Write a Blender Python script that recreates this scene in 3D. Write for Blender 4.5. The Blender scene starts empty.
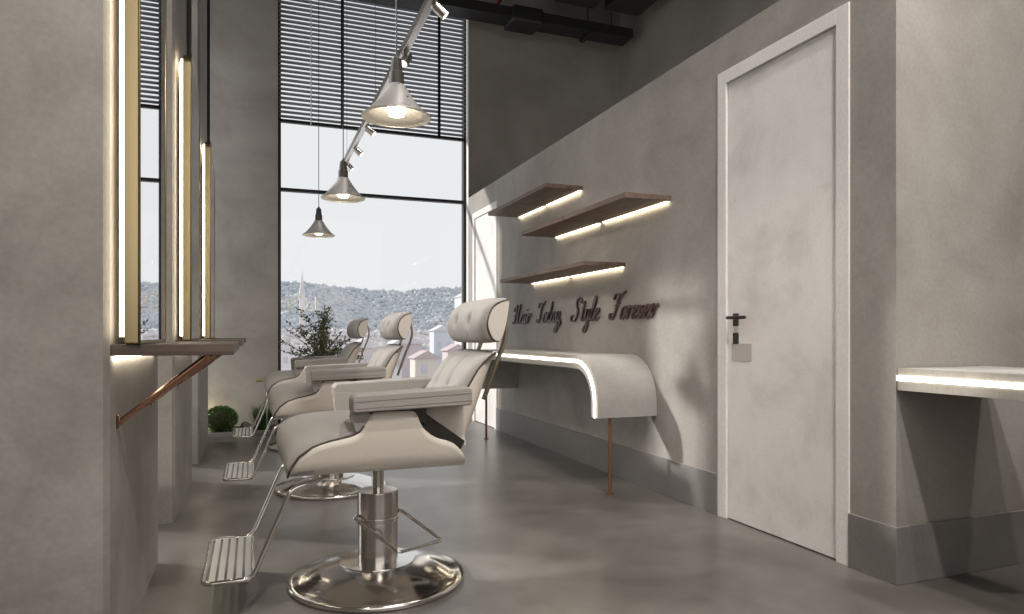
import bpy, bmesh, math, random
from mathutils import Vector, Matrix, noise
R = math.radians
scn = bpy.context.scene
C = scn.collection
random.seed(7)

# ------------------------------------------------------------------ camera, sky, lights, exposure
YAW = math.atan(259/680)
cd = bpy.data.cameras.new('camera'); cam = bpy.data.objects.new('camera', cd); C.objects.link(cam)
cd.sensor_width = 36; cd.lens = 680/1024*36; cd.shift_y = 28/1024
cd.clip_start = .05; cd.clip_end = 2000
cam.location = (0, 0, 1.0); cam.rotation_euler = (R(90), 0, -YAW)
scn.camera = cam
scn.view_settings.view_transform = 'Standard'; scn.view_settings.look = 'None'
scn.view_settings.gamma = 1; scn.view_settings.exposure = 0.0
scn.view_settings.use_curve_mapping = False

w = bpy.data.worlds.new('sky'); scn.world = w; w.use_nodes = True
bg = w.node_tree.nodes['Background']
bg.inputs[0].default_value = (.86, .87, .885, 1); bg.inputs[1].default_value = 1.0

def lamp(name, kind, loc, energy, color=(1, 1, 1), rot=(0, 0, 0), **kw):
    l = bpy.data.lights.new(name, kind); l.energy = energy; l.color = color
    for k, v in kw.items(): setattr(l, k, v)
    o = bpy.data.objects.new(name, l); C.objects.link(o); o.location = loc; o.rotation_euler = rot
    return o
def aim(o, target):
    d = Vector(target) - o.location
    o.rotation_euler = d.to_track_quat('-Z', 'Y').to_euler()
sun = lamp('sunlight', 'SUN', (-8, 12, 8), 3.7, (1, .97, .93), angle=R(2.6))
aim(sun, Vector((-8, 12, 8)) + Vector((.83, -.55, -.56)))
# daylight through the tall windows of the left outside wall
day = lamp('daylight_left', 'AREA', (-2.45, 5.4, 2.3), 85, (.97, .98, 1), shape='RECTANGLE', size=4.6, size_y=4.0)
aim(day, (0, 5.2, 1.2))
# ceiling downlights of the salon, high up under the slab
WARM = (1, .945, .89)
for x, y, tx, ty, e in ((1.85, .7, 2.35, 2.2, 88), (3.55, .7, 3.0, 2.2, 74), (.9, -1.2, .6, 2.2, 150),
                        (-1.3, -.6, -.8, 2.3, 52), (1.3, 3.5, 1.75, 3.6, 26), (1.25, 5.4, 1.75, 5.4, 30)):
    s = lamp('ceiling_downlight', 'SPOT', (x, y, 5.3), e*4.2, WARM, spot_size=R(75), spot_blend=.8, shadow_soft_size=.10)
    aim(s, (tx, ty, .6))
up = lamp('upper_wall_fill', 'AREA', (3.5, 5.2, 2.4), 16, (1, .96, .9), rot=(R(180), 0, 0), shape='RECTANGLE', size=1.4, size_y=4)  # added unseen fill, brightens the upper walls beyond the partition
gl = lamp('planter_uplight', 'POINT', (-.52, 7.62, .14), 3.2, (1, .86, .55), shadow_soft_size=.03)
fill = lamp('front_fill', 'AREA', (.8, -2.8, 2.3), 86, (1, .955, .91), shape='RECTANGLE', size=5, size_y=3.4)  # added soft fill behind the camera, no window stands there
aim(fill, (.8, 3, 1.4))

# ------------------------------------------------------------------ materials
def new_mat(name):
    m = bpy.data.materials.new(name); m.use_nodes = True
    return m, m.node_tree, m.node_tree.nodes['Principled BSDF']
def pm(name, col, rough=.5, metal=0, emit=None, es=0, bump=0, bscale=200, spec=None, coat=0):
    m, nt, b = new_mat(name)
    b.inputs['Base Color'].default_value = (*col, 1); b.inputs['Roughness'].default_value = rough
    b.inputs['Metallic'].default_value = metal; b.inputs['Coat Weight'].default_value = coat
    if spec is not None: b.inputs['Specular IOR Level'].default_value = spec
    if emit: b.inputs['Emission Color'].default_value = (*emit, 1); b.inputs['Emission Strength'].default_value = es
    if bump:
        n = nt.nodes.new('ShaderNodeTexNoise'); n.inputs['Scale'].default_value = bscale; n.inputs['Detail'].default_value = 3
        t = nt.nodes.new('ShaderNodeTexCoord'); nt.links.new(t.outputs['Object'], n.inputs['Vector'])
        bu = nt.nodes.new('ShaderNodeBump'); bu.inputs['Strength'].default_value = bump; bu.inputs['Distance'].default_value = .01
        nt.links.new(n.outputs['Fac'], bu.inputs['Height']); nt.links.new(bu.outputs['Normal'], b.inputs['Normal'])
    return m
def mottled(name, c0, c1, c2, scale=1.3, rough=(.6, .8), bump=.15, fine=60, coords='Generated', stretch=(1, 1, 1), spec=.5):
    """cloudy plaster / concrete: two layers of noise over world position"""
    m, nt, b = new_mat(name); L = nt.links; N = nt.nodes
    g = N.new('ShaderNodeNewGeometry'); mp = N.new('ShaderNodeMapping'); mp.inputs['Scale'].default_value = stretch
    L.new(g.outputs['Position'], mp.inputs['Vector'])
    n1 = N.new('ShaderNodeTexNoise'); n1.inputs['Scale'].default_value = scale; n1.inputs['Detail'].default_value = 9
    n1.inputs['Roughness'].default_value = .62; n1.inputs['Distortion'].default_value = .4
    L.new(mp.outputs[0], n1.inputs['Vector'])
    r = N.new('ShaderNodeValToRGB'); e = r.color_ramp.elements
    e[0].position = .30; e[0].color = (*c0, 1); e[1].position = .70; e[1].color = (*c2, 1)
    k = e.new(.5); k.color = (*c1, 1)
    L.new(n1.outputs['Fac'], r.inputs['Fac'])
    n2 = N.new('ShaderNodeTexNoise'); n2.inputs['Scale'].default_value = fine; n2.inputs['Detail'].default_value = 4
    L.new(g.outputs['Position'], n2.inputs['Vector'])
    mr = N.new('ShaderNodeMapRange'); mr.inputs[1].default_value = .3; mr.inputs[2].default_value = .7
    mr.inputs[3].default_value = .93; mr.inputs[4].default_value = 1.05
    L.new(n2.outputs['Fac'], mr.inputs[0])
    mx = N.new('ShaderNodeMix'); mx.data_type = 'RGBA'; mx.blend_type = 'MULTIPLY'; mx.inputs[0].default_value = 1
    L.new(r.outputs[0], mx.inputs[6]); L.new(mr.outputs[0], mx.inputs[7]); L.new(mx.outputs[2], b.inputs['Base Color'])
    r2 = N.new('ShaderNodeMapRange'); r2.inputs[1].default_value = .35; r2.inputs[2].default_value = .65
    r2.inputs[3].default_value = rough[0]; r2.inputs[4].default_value = rough[1]
    L.new(n1.outputs['Fac'], r2.inputs[0]); L.new(r2.outputs[0], b.inputs['Roughness'])
    b.inputs['Specular IOR Level'].default_value = spec
    bu = N.new('ShaderNodeBump'); bu.inputs['Strength'].default_value = bump; bu.inputs['Distance'].default_value = .004
    L.new(n2.outputs['Fac'], bu.inputs['Height']); L.new(bu.outputs['Normal'], b.inputs['Normal'])
    return m
def wood(name, c0, c1, axis='Y', rough=.55):
    m, nt, b = new_mat(name); L = nt.links; N = nt.nodes
    g = N.new('ShaderNodeNewGeometry'); mp = N.new('ShaderNodeMapping')
    mp.inputs['Scale'].default_value = (14, 1.2, 30) if axis == 'Y' else (1.2, 14, 30)
    L.new(g.outputs['Position'], mp.inputs['Vector'])
    n = N.new('ShaderNodeTexNoise'); n.inputs['Scale'].default_value = 2.2; n.inputs['Detail'].default_value = 7; n.inputs['Distortion'].default_value = 1.1
    L.new(mp.outputs[0], n.inputs['Vector'])
    r = N.new('ShaderNodeValToRGB'); e = r.color_ramp.elements
    e[0].position = .32; e[0].color = (*c0, 1); e[1].position = .68; e[1].color = (*c1, 1)
    L.new(n.outputs['Fac'], r.inputs['Fac']); L.new(r.outputs[0], b.inputs['Base Color'])
    b.inputs['Roughness'].default_value = rough
    return m
def brushed(name, col, rough=.25, scale=(3, 3, 90)):
    m, nt, b = new_mat(name); L = nt.links; N = nt.nodes
    b.inputs['Base Color'].default_value = (*col, 1); b.inputs['Metallic'].default_value = 1
    g = N.new('ShaderNodeTexCoord'); mp = N.new('ShaderNodeMapping'); mp.inputs['Scale'].default_value = scale
    L.new(g.outputs['Object'], mp.inputs['Vector'])
    n = N.new('ShaderNodeTexNoise'); n.inputs['Scale'].default_value = 5; L.new(mp.outputs[0], n.inputs['Vector'])
    mr = N.new('ShaderNodeMapRange'); mr.inputs[3].default_value = rough*.7; mr.inputs[4].default_value = rough*1.3
    L.new(n.outputs['Fac'], mr.inputs[0]); L.new(mr.outputs[0], b.inputs['Roughness'])
    return m
def glassy(name, tint=(1, 1, 1), refl=.06):
    m = bpy.data.materials.new(name); m.use_nodes = True; nt = m.node_tree; nt.nodes.clear()
    o = nt.nodes.new('ShaderNodeOutputMaterial'); t = nt.nodes.new('ShaderNodeBsdfTransparent'); g = nt.nodes.new('ShaderNodeBsdfGlossy')
    t.inputs[0].default_value = (*tint, 1); g.inputs['Roughness'].default_value = .02
    mx = nt.nodes.new('ShaderNodeMixShader'); mx.inputs[0].default_value = refl
    nt.links.new(t.outputs[0], mx.inputs[1]); nt.links.new(g.outputs[0], mx.inputs[2]); nt.links.new(mx.outputs[0], o.inputs[0])
    return m

M = dict(
    plaster=mottled('grey_plaster', (.225, .204, .182), (.325, .300, .274), (.40, .374, .345)),
    pillar=mottled('pillar_plaster', (.225, .204, .182), (.31, .287, .262), (.375, .350, .323), scale=2),
    dark_plaster=mottled('dark_plaster', (.205, .186, .164), (.265, .244, .219), (.325, .302, .274), scale=.9),
    base=mottled('baseboard_concrete', (.165, .153, .145), (.195, .182, .173), (.225, .212, .202), scale=2.2, rough=(.4, .55)),
    floor=mottled('polished_concrete', (.074, .066, .059), (.125, .114, .103), (.182, .168, .154), scale=1.5, rough=(.29, .33), bump=.02, fine=8),
    door=mottled('white_door_plaster', (.66, .625, .595), (.80, .765, .735), (.85, .82, .79), scale=3.2, fine=130, bump=.25),
    doorframe=mottled('door_frame_paint', (.76, .73, .70), (.80, .77, .74), (.82, .79, .76), scale=3, fine=80, bump=.05),
    ceiling=pm('ceiling_dark', (.06, .056, .052), .9),
    duct=pm('duct_black', (.012, .012, .012), .6),
    black=pm('black_metal', (.008, .008, .009), .45),
    blindm=pm('blind_slat', (.13, .14, .165), .45),
    blindd=pm('blind_tape', (.008, .009, .011), .8),
    cord=pm('white_cord', (.8, .8, .8), .6),
    fabric=pm('greige_leather', (.315, .293, .27), .6, bump=.4, bscale=220),
    piping=pm('dark_piping', (.05, .038, .03), .6),
    seam=pm('seam_thread', (.20, .18, .16), .7),
    alu=pm('satin_aluminium', (.86, .85, .84), .42, .9),
    shell=pm('cream_shell', (.60, .54, .47), .3, coat=.25),
    gapshade=pm('gap_shade_dark', (.04, .036, .03), .4, .6),  # dark colour standing for shade in the chair gaps
    chrome=pm('chrome', (.72, .70, .67), .13, 1),
    steel=pm('brushed_steel', (.62, .59, .56), .2, 1),
    bronze=pm('bronze_bar', (.27, .23, .16), .3, 1),
    brass=pm('brass_frame', (.40, .32, .18), .32, 1),
    copper=pm('copper_tube', (.40, .22, .15), .22, 1),
    rust=pm('brown_leg', (.22, .10, .055), .45, .5),
    mirror=pm('mirror_glass', (.92, .92, .92), .015, 1),
    led=pm('led_warm', (1, 1, 1), .5, emit=(1, .90, .70), es=12),
    leds=pm('led_shelf', (1, 1, 1), .5, emit=(1, .87, .62), es=20),
    lens=pm('spot_lens', (1, 1, 1), .3, emit=(1, .93, .8), es=1.2),
    ledw=pm('led_white', (1, 1, 1), .5, emit=(1, .93, .78), es=5),
    wood=wood('walnut', (.115, .075, .055), (.215, .15, .115)),
    woodx=wood('walnut_counter', (.055, .038, .028), (.11, .078, .06), axis='X'),
    desk=mottled('desk_plaster', (.29, .275, .26), (.345, .33, .31), (.39, .375, .355), scale=3, fine=90),
    deskedge=mottled('desk_edge', (.34, .315, .27), (.375, .345, .30), (.41, .375, .33), scale=2, stretch=(1, 40, 1), fine=30, rough=(.35, .5)),
    letter=pm('sign_brown', (.075, .035, .028), .45, coat=.2),
    pend=pm('lamp_grey_metal', (.40, .385, .37), .45, .2),
    socket=pm('lamp_socket_metal', (.05, .045, .04), .6),
    shade=glassy('frosted_shade', (.75, .74, .72), .35),
    bulb=pm('bulb_glow', (1, 1, 1), .5, emit=(1, .88, .66), es=14),
    window=glassy('window_glass', (.985, .99, .99), .008),
    leaf=pm('boxwood_leaf', (.055, .115, .022), .6),
    leafd=pm('olive_leaf', (.10, .125, .06), .6),
    twig=pm('twig', (.10, .07, .045), .8),
    pot=mottled('pot_concrete', (.2, .19, .18), (.25, .24, .22), (.3, .29, .27), scale=5),
    soil=pm('dark_soil', (.03, .024, .018), .95, bump=.8, bscale=40),
    rock=mottled('rock', (.05, .045, .04), (.11, .10, .095), (.2, .19, .18), scale=9, fine=40, bump=.6),
    red=pm('red_pipe', (.35, .03, .03), .5),
    handle=pm('dark_bronze_handle', (.06, .05, .042), .35, .7),
    nickel=pm('satin_nickel', (.62, .58, .52), .3, .8),
    tag=pm('flat_beige', (.52, .48, .44), .6),  # beige of the small square on the door
    lettering=None,
    far_tree=mottled('hazed_far_trees', (.42, .47, .53), (.54, .57, .61), (.68, .68, .70), scale=.06, fine=.6, rough=(1, 1), bump=0, spec=0),  # distance haze put into the pale blue-grey tones
    far_tree2=mottled('hazed_nearer_trees', (.56, .55, .58), (.70, .67, .68), (.82, .78, .77), scale=.12, fine=.8, rough=(1, 1), bump=0, spec=0),  # haze lightens these tones as well
    far_ground=pm('hazed_ground', (.62, .61, .63), 1),  # pale because distance haze is put into the colour
)

def frosted_vinyl():
    m = bpy.data.materials.new('pale_gold_vinyl'); m.use_nodes = True; nt = m.node_tree; nt.nodes.clear()
    o = nt.nodes.new('ShaderNodeOutputMaterial'); t = nt.nodes.new('ShaderNodeBsdfTranslucent'); d = nt.nodes.new('ShaderNodeBsdfDiffuse')
    t.inputs[0].default_value = (1, .97, .84, 1); d.inputs[0].default_value = (.85, .8, .6, 1)
    mx = nt.nodes.new('ShaderNodeMixShader'); mx.inputs[0].default_value = .15
    nt.links.new(t.outputs[0], mx.inputs[1]); nt.links.new(d.outputs[0], mx.inputs[2]); nt.links.new(mx.outputs[0], o.inputs[0])
    return m
M['lettering'] = frosted_vinyl()

# ------------------------------------------------------------------ helpers
def tag(o, label=None, cat=None, group=None, kind=None):
    if label: o['label'] = label
    if cat: o['category'] = cat
    if group: o['group'] = group
    if kind: o['kind'] = kind
    return o
def thing(name, label, cat, loc=(0, 0, 0), rz=0, group=None):
    o = bpy.data.objects.new(name, None); C.objects.link(o); o.location = loc; o.rotation_euler = (0, 0, rz)
    o.empty_display_size = .1
    return tag(o, label, cat, group)
def obj(name, bm, mat, parent=None, smooth=False, bevel=0, seg=2, subsurf=0, solid=0, offset=-1, loc=None):
    me = bpy.data.meshes.new(name); bmesh.ops.recalc_face_normals(bm, faces=bm.faces[:]) if not solid else None
    bm.to_mesh(me); bm.free(); me.materials.append(mat)
    if smooth: me.polygons.foreach_set('use_smooth', [True]*len(me.polygons))
    o = bpy.data.objects.new(name, me); C.objects.link(o)
    if parent: o.parent = parent
    if loc: o.location = loc
    if solid:
        s = o.modifiers.new('solid', 'SOLIDIFY'); s.thickness = solid; s.offset = offset
    if bevel:
        b = o.modifiers.new('bevel', 'BEVEL'); b.width = bevel; b.segments = seg; b.limit_method = 'ANGLE'; b.angle_limit = R(35)
        me.polygons.foreach_set('use_smooth', [True]*len(me.polygons))
        wn = o.modifiers.new('wn', 'WEIGHTED_NORMAL'); wn.keep_sharp = True
    if subsurf:
        s = o.modifiers.new('sub', 'SUBSURF'); s.levels = s.render_levels = subsurf
    return o
def dup(root, loc=None, rz=None, label=None, group=None):
    r = root.copy(); C.objects.link(r)
    if loc is not None: r.location = loc
    if rz is not None: r.rotation_euler = (0, 0, rz)
    if label: r['label'] = label
    if group: r['group'] = group
    for ch in list(root.children):
        c = ch.copy(); C.objects.link(c); c.parent = r
        for g in list(ch.children):
            d = g.copy(); C.objects.link(d); d.parent = c
    return r
def box(bm, x0, x1, y0, y1, z0, z1):
    v = [bm.verts.new((x, y, z)) for z in (z0, z1) for y in (y0, y1) for x in (x0, x1)]
    for f in ((0, 2, 3, 1), (4, 5, 7, 6), (0, 1, 5, 4), (2, 6, 7, 3), (0, 4, 6, 2), (1, 3, 7, 5)):
        bm.faces.new([v[i] for i in f])
    return bm
def BX(*a): return box(bmesh.new(), *a)
def prism(bm, pts, a0, a1, plane='xz'):
    """extrude a 2-D outline: plane xz along y, plane yz along x, plane xy along z"""
    f = {'xz': lambda p, a: (p[0], a, p[1]), 'yz': lambda p, a: (a, p[0], p[1]), 'xy': lambda p, a: (p[0], p[1], a)}[plane]
    A = [bm.verts.new(f(p, a0)) for p in pts]; B = [bm.verts.new(f(p, a1)) for p in pts]
    n = len(pts); bm.faces.new(A); bm.faces.new(B[::-1])
    for i in range(n): bm.faces.new((A[i], B[i], B[(i+1) % n], A[(i+1) % n]))
    return bm
def tube(bm, pts, r, n=10, closed=False, caps=True):
    pts = [Vector(p) for p in pts]; rings = []; N = len(pts)
    up = None
    for i, p in enumerate(pts):
        a = pts[i-1] if (i or closed) else p; b = pts[(i+1) % N] if (i < N-1 or closed) else p
        t = (b-a).normalized()
        if up is None: up = t.orthogonal().normalized()
        up = (up - t*up.dot(t)).normalized(); s = t.cross(up)
        rr = r[i] if isinstance(r, (list, tuple)) else r
        rings.append([bm.verts.new(p + (up*math.cos(2*math.pi*k/n) + s*math.sin(2*math.pi*k/n))*rr) for k in range(n)])
    for i in range(N if closed else N-1):
        A, B = rings[i], rings[(i+1) % N]
        for k in range(n): bm.faces.new((A[k], A[(k+1) % n], B[(k+1) % n], B[k]))
    if caps and not closed: bm.faces.new(rings[0][::-1]); bm.faces.new(rings[-1])
    return bm
def fillet(pts, r, n=6, closed=False):
    pts = [Vector(p) for p in pts]; out = []; N = len(pts)
    for i, p in enumerate(pts):
        if not closed and i in (0, N-1): out.append(p); continue
        a, b = pts[i-1], pts[(i+1) % N]
        da, db = (a-p), (b-p); k = min(r, da.length*.45, db.length*.45)
        s, e = p+da.normalized()*k, p+db.normalized()*k
        for j in range(n+1):
            t = j/n; out.append((1-t)**2*s + 2*t*(1-t)*p + t*t*e)
    return out
def smoothpath(pts, n=6, closed=False):
    """Catmull-Rom through the points"""
    P = [Vector(p) for p in pts]; out = []; N = len(P)
    for i in range(N if closed else N-1):
        p0 = P[i-1] if (i or closed) else P[0]; p1 = P[i]; p2 = P[(i+1) % N]; p3 = P[(i+2) % N] if (closed or i+2 < N) else P[-1]
        for j in range(n):
            t = j/n
            out.append(.5*((2*p1)+(p2-p0)*t+(2*p0-5*p1+4*p2-p3)*t*t+(3*p1-p0-3*p2+p3)*t**3))
    if not closed: out.append(P[-1])
    return out
def lathe(bm, prof, n=48, center=(0, 0)):
    rings = []
    for r, z in prof:
        rings.append([bm.verts.new((center[0]+max(r, 1e-4)*math.cos(2*math.pi*k/n), center[1]+max(r, 1e-4)*math.sin(2*math.pi*k/n), z)) for k in range(n)])
    for A, B in zip(rings, rings[1:]):
        for k in range(n): bm.faces.new((A[k], A[(k+1) % n], B[(k+1) % n], B[k]))
    bm.faces.new(rings[0][::-1]); bm.faces.new(rings[-1])
    return bm
def interp(tab, x):
    if x <= tab[0][0]: return tab[0][1]
    for (a, b), (c, d) in zip(tab, tab[1:]):
        if x <= c: return b+(d-b)*(x-a)/(c-a) if c > a else d
    return tab[-1][1]
def grid(bm, rows, closed_u=False):
    V = [[bm.verts.new(p) for p in r] for r in rows]
    for A, B in zip(V, V[1:]):
        m = len(A)
        for k in range(m if closed_u else m-1): bm.faces.new((A[k], A[(k+1) % m], B[(k+1) % m], B[k]))
    return V
def struct(name, bm, mat, **k): return tag(obj(name, bm, mat, **k), kind='structure')

# ------------------------------------------------------------------ the room shell
XR = 2.41; YF = 7.8; CH = 5.6; PH = 2.64; XL = -2.6; XE = 4.48; YB = -3.0
struct('floor', BX(XL-.2, XE+.2, YB-.2, YF+.3, -.15, 0), M['floor'])
struct('ceiling', BX(XL-.2, XE+.2, YB-.2, YF+.3, CH, CH+.15), M['ceiling'])
struct('wall_back', BX(XL-.2, XE+.2, YB-.2, YB, 0, CH), M['plaster'])
struct('wall_right', BX(XE, XE+.2, YB, YF+.3, 0, CH), M['dark_plaster'])
b = bmesh.new()                                  # far wall round the tall window
WX0, WX1, WT = .253, XR+.005, 5.25
box(b, WX1, XE, YF, YF+.3, 0, CH); box(b, WX0, WX1, YF, YF+.3, WT, CH)
struct('wall_far', b, M['dark_plaster'])
struct('wall_far_left', BX(XL-.2, WX0, YF, YF+.3, 0, CH), M['plaster'])
b = bmesh.new()                                  # left outside wall with its window openings
box(b, XL-.2, XL, YB, 3.1, 0, CH); box(b, XL-.2, XL, 7.75, YF, 0, CH); box(b, XL-.2, XL, 3.1, 7.75, 4.8, CH)
struct('wall_left', b, M['plaster'])
b = bmesh.new()                                  # partition with two door openings
D1 = (2.225, 3.112, 2.44); D2 = (6.77, 7.61, 2.42)
TP = XR+.13
y = 2.0
for a, c, h in (D1, D2):
    box(b, XR, TP, y, a, 0, PH); box(b, XR, TP, a, c, h, PH); y = c
box(b, XR, TP, y, YF, 0, PH)
struct('wall_partition', b, M['plaster'])
struct('wall_partition_front', BX(TP, XE, 2.0, 2.13, 0, PH), M['plaster'])
PILL = [2.24+1.78*k for k in range(3)]
for k, y0 in enumerate(PILL):
    b = bmesh.new()
    pts = [(-.39-.012, y0), (-.39, y0+.03), (-.39, y0+1.1), (-.66 if k else XL, y0+1.1), (-.66 if k else XL, y0)]
    prism(b, pts, 0, CH, 'xy')
    struct('wall_pillar_%s' % ('near', 'middle', 'distant')[k], b, M['pillar'])
BH = .232
b = bmesh.new(); box(b, XR-.014, XR, 3.112, 6.77, 0, BH)
struct('baseboard_right', b, M['base'], bevel=.003)
b = bmesh.new(); box(b, XR-.014, XR, 1.986, 2.225, 0, BH); box(b, XR, XE, 1.986, 2.0, 0, BH)
struct('baseboard_corner', b, M['base'], bevel=.003)
for nm, (a, c, h) in (('door_1', D1), ('door_2', D2)):
    fw = .07
    b = bmesh.new(); X0 = XR-.008; X1 = XR+.13
    box(b, X0, X1, a, a+fw, 0, h); box(b, X0, X1, c-fw, c, 0, h); box(b, X0, X1, a+fw, c-fw, h-fw, h)
    leaf = BX(XR+.006, XR+.062, a+fw+.004, c-fw-.004, .006, h-fw-.004)
    d = struct(nm, leaf, M['door'], bevel=.002)
    obj('door_frame', b, M['doorframe'], d, bevel=.002)
    obj('door_gap', BX(XR+.064, XR+.07, a+fw, c-fw, .0, h-fw), M['black'], d)
    if nm == 'door_1':
        yh = 2.972
        S_ = XR+.006
        obj('handle_plate', BX(S_-.008, S_, yh-.02, yh+.02, 1.048, 1.116), M['handle'], d, bevel=.002)
        obj('nickel_plate', BX(S_-.005, S_, yh-.016, yh+.016, 1.012, 1.048), M['nickel'], d, bevel=.001)
        obj('lock_plate', BX(S_-.008, S_, yh-.02, yh+.02, .952, 1.012), M['handle'], d, bevel=.002)
        b = bmesh.new(); tube(b, fillet([(S_, yh, 1.092), (S_-.045, yh, 1.092), (S_-.045, yh-.12, 1.092)], .012), .009, 12)
        tube(b, [(S_-.045, yh, 1.092), (S_-.045, yh+.02, 1.092)], .009, 12)
        obj('door_handle', b, M['handle'], d, smooth=True)
        tag(obj('door_square', BX(S_-.0035, S_-.001, yh-.12, yh+.035, .864, .955), M['tag'], d, bevel=.001), 'thin beige square under the lock')  # thin beige square just in front of the door leaf

# tall window in the far wall
YG = YF+.13
wd = struct('window_1', BX(WX0+.04, WX1-.04, YG-.003, YG+.003, .03, WT-.03), M['window'])
b = bmesh.new(); f = .035
for a in ((WX0, WX0+f), (WX1-f, WX1)): box(b, a[0], a[1], YG-.035, YG+.035, 0, WT)
for z in (0, 2.59, WT-f): box(b, WX0+f, WX1-f, YG-.035, YG+.035, z, z+f)
obj('window_frame', b, M['black'], wd, bevel=.003)
b = bmesh.new(); box(b, WX1-.004, WX1-.001, YF+.0, YG-.036, .0, WT)
obj('sunlit_reveal', b, M['doorframe'], wd)  # sunlight on the reveal put into a near-white sheet
# left window glazing bars (beyond the pillars)
w2 = struct('window_2', BX(XL-.105, XL-.099, 3.1, 7.75, 0, 4.8), M['window'])
b = bmesh.new()
for y in (3.1, 4.62, 6.15, 7.7): box(b, XL-.13, XL-.07, y, y+.05, 0, 4.8)
for z in (0, 4.75): box(b, XL-.13, XL-.07, 3.15, 7.7, z, z+.05)
obj('window_frame', b, M['black'], w2)

# ------------------------------------------------------------------ venetian blind
bl = thing('venetian_blind', 'wide slatted venetian blind lowered over the top half of the tall window', 'blind', (0, 0, 3.3))
b = bmesh.new(); z = 3.40
YBL = YF+.06
while z < 5.2:
    # tilted curved slat
    for k in range(2):
        pass
    c_, s_ = math.cos(R(16)), -math.sin(R(16)); hw = .025
    P = [(YBL-hw*c_, z-hw*s_-3.3), (YBL, z+.004-3.3), (YBL+hw*c_, z+hw*s_-3.3), (YBL+hw*c_, z+hw*s_-.0025-3.3), (YBL, z+.0015-3.3), (YBL-hw*c_, z-hw*s_-.0025-3.3)]
    prism(b, P, WX0+.012, WX1-.02, 'yz'); z += .05
obj('slats', b, M['blindm'], bl)
obj('bottom_rail', BX(WX0+.012, WX1-.02, YBL-.024, YBL+.024, .03, .065), M['black'], bl, bevel=.004)
for px, w_ in ((.94, .034), (2.06, .034)):
    b = bmesh.new(); box(b, px-w_/2, px+w_/2, YBL-.032, YBL-.028, .03, 1.92)
    obj('ladder_tape', b, M['blindd'], bl)
obj('tilt_cord', tube(bmesh.new(), [(.60, YBL-.035, .03), (.60, YBL-.035, 1.92)], .006, 6), M['cord'], bl)
obj('head_rail', BX(WX0+.012, WX1-.02, YBL-.03, YBL+.03, 1.91, 1.95), M['black'], bl)

# lettering on the glass, read from outside
lt = thing('window_lettering', 'pale gold outline letters on the glass, seen reversed from inside', 'lettering', (0, 0, 0))
def ring(bm, cx, cz, r, a0, a1, n=28):
    return tube(bm, [(cx+r*math.cos(R(a0+(a1-a0)*k/n)), YG-.008, cz+r*math.sin(R(a0+(a1-a0)*k/n))) for k in range(n+1)], .0055, 6)
cz = 1.352
def wx(px): # place along the glass
    u = (px-512)/680; return YG*(math.sin(YAW)+math.cos(YAW)*u)/(math.cos(YAW)-math.sin(YAW)*u)
cg = wx(284.2)
b = bmesh.new(); ring(b, cg, cz, .075, 130, -130); tube(b, [(cg-.005, YG-.008, cz), (cg-.05, YG-.008, cz)], .0055, 6)
obj('letter_g', b, M['lettering'], lt, smooth=True)
obj('letter_o', ring(bmesh.new(), wx(300), cz, .075, 0, 360), M['lettering'], lt, smooth=True)
xl_ = wx(315.3)
b = bmesh.new(); tube(b, [(xl_, YG-.008, cz+.075), (xl_, YG-.008, cz-.075), (xl_-.07, YG-.008, cz-.075)], .0055, 6)
obj('letter_l', b, M['lettering'], lt)

# ------------------------------------------------------------------ mirrors and counters at each pillar
def arch_outline(y0, y1, z0, z1, n=16):
    # near edge tall with a small round corner, the top sweeping down to the far edge
    rn = .07; a = (y1-y0)-rn; h = .21
    near = [(y0+rn-rn*math.cos(R(90*k/6)), z1-rn+rn*math.sin(R(90*k/6))) for k in range(7)]
    far = [(y0+rn+a*math.sin(R(90*k/n)), z1-h+h*math.cos(R(90*k/n))) for k in range(1, n+1)]
    return [(y1, z0), (y0, z0)]+near+far
WORD = ('nearest', 'middle', 'farthest')
mir = thing('wall_mirror', '', 'mirror', (-.39, PILL[0]+.03, .975), group='arched mirrors on the pillars')
mw, mh = .64, 1.555
o_ = arch_outline(0, mw, 0, mh)
obj('backing', prism(bmesh.new(), arch_outline(.14, mw-.14, .10, mh-.14), .0, .036, 'yz'), M['black'], mir)
obj('frame', prism(bmesh.new(), o_, .036, .074, 'yz'), M['brass'], mir, bevel=.003)
obj('mirror_glass', prism(bmesh.new(), arch_outline(.008, mw-.008, .008, mh-.008), .0742, .0765, 'yz'), M['mirror'], mir)
pp = arch_outline(.022, mw-.022, .02, mh-.022)
obj('led_strip', tube(bmesh.new(), [(.028, y, z) for y, z in pp[1:]]+[(.028, *pp[0])], .0075, 6), M['led'], mir)
obj('rim', tube(bmesh.new(), [(.076, y, z) for y, z in o_], .004, 8, closed=True), M['brass'], mir, smooth=True)
rod = bmesh.new(); tube(rod, [(.060, .07, mh-.01), (.060, .07, CH-.975)], .011, 8)
obj('hanging_rod', rod, M['black'], mir)
mlab = ('tall arched brass mirror with glowing edge above the nearest wooden counter, reflecting the blind',
        'arched brass backlit mirror on the middle pillar, beyond the nearest mirror',
        'arched brass backlit mirror on the farthest pillar, smallest of the mirrors')
mir['label'] = mlab[0]
for k in (1, 2): dup(mir, (-.39, PILL[k]+.03, .975), label=mlab[k])
cn = thing('wall_counter', '', 'counter', (-.39, PILL[0]+.04, 0), group='wooden counters under the mirrors')
obj('wooden_top', BX(0, .333, 0, .95, .938, .972), M['woodx'], cn, bevel=.002)
for y in (.10, .83):
    b = bmesh.new(); tube(b, fillet([(.0, y, .735), (.012, y, .735), (.25, y, .93), (.25, y, .94)], .01), .010, 10)
    br = obj('bracket', b, M['copper'], cn, smooth=True)
    obj('wall_plate', BX(0, .008, y-.014, y+.014, .715, .755), M['copper'], br, bevel=.002)
obj('led_strip', BX(.004, .02, .03, .92, .926, .937), M['led'], cn)
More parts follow.
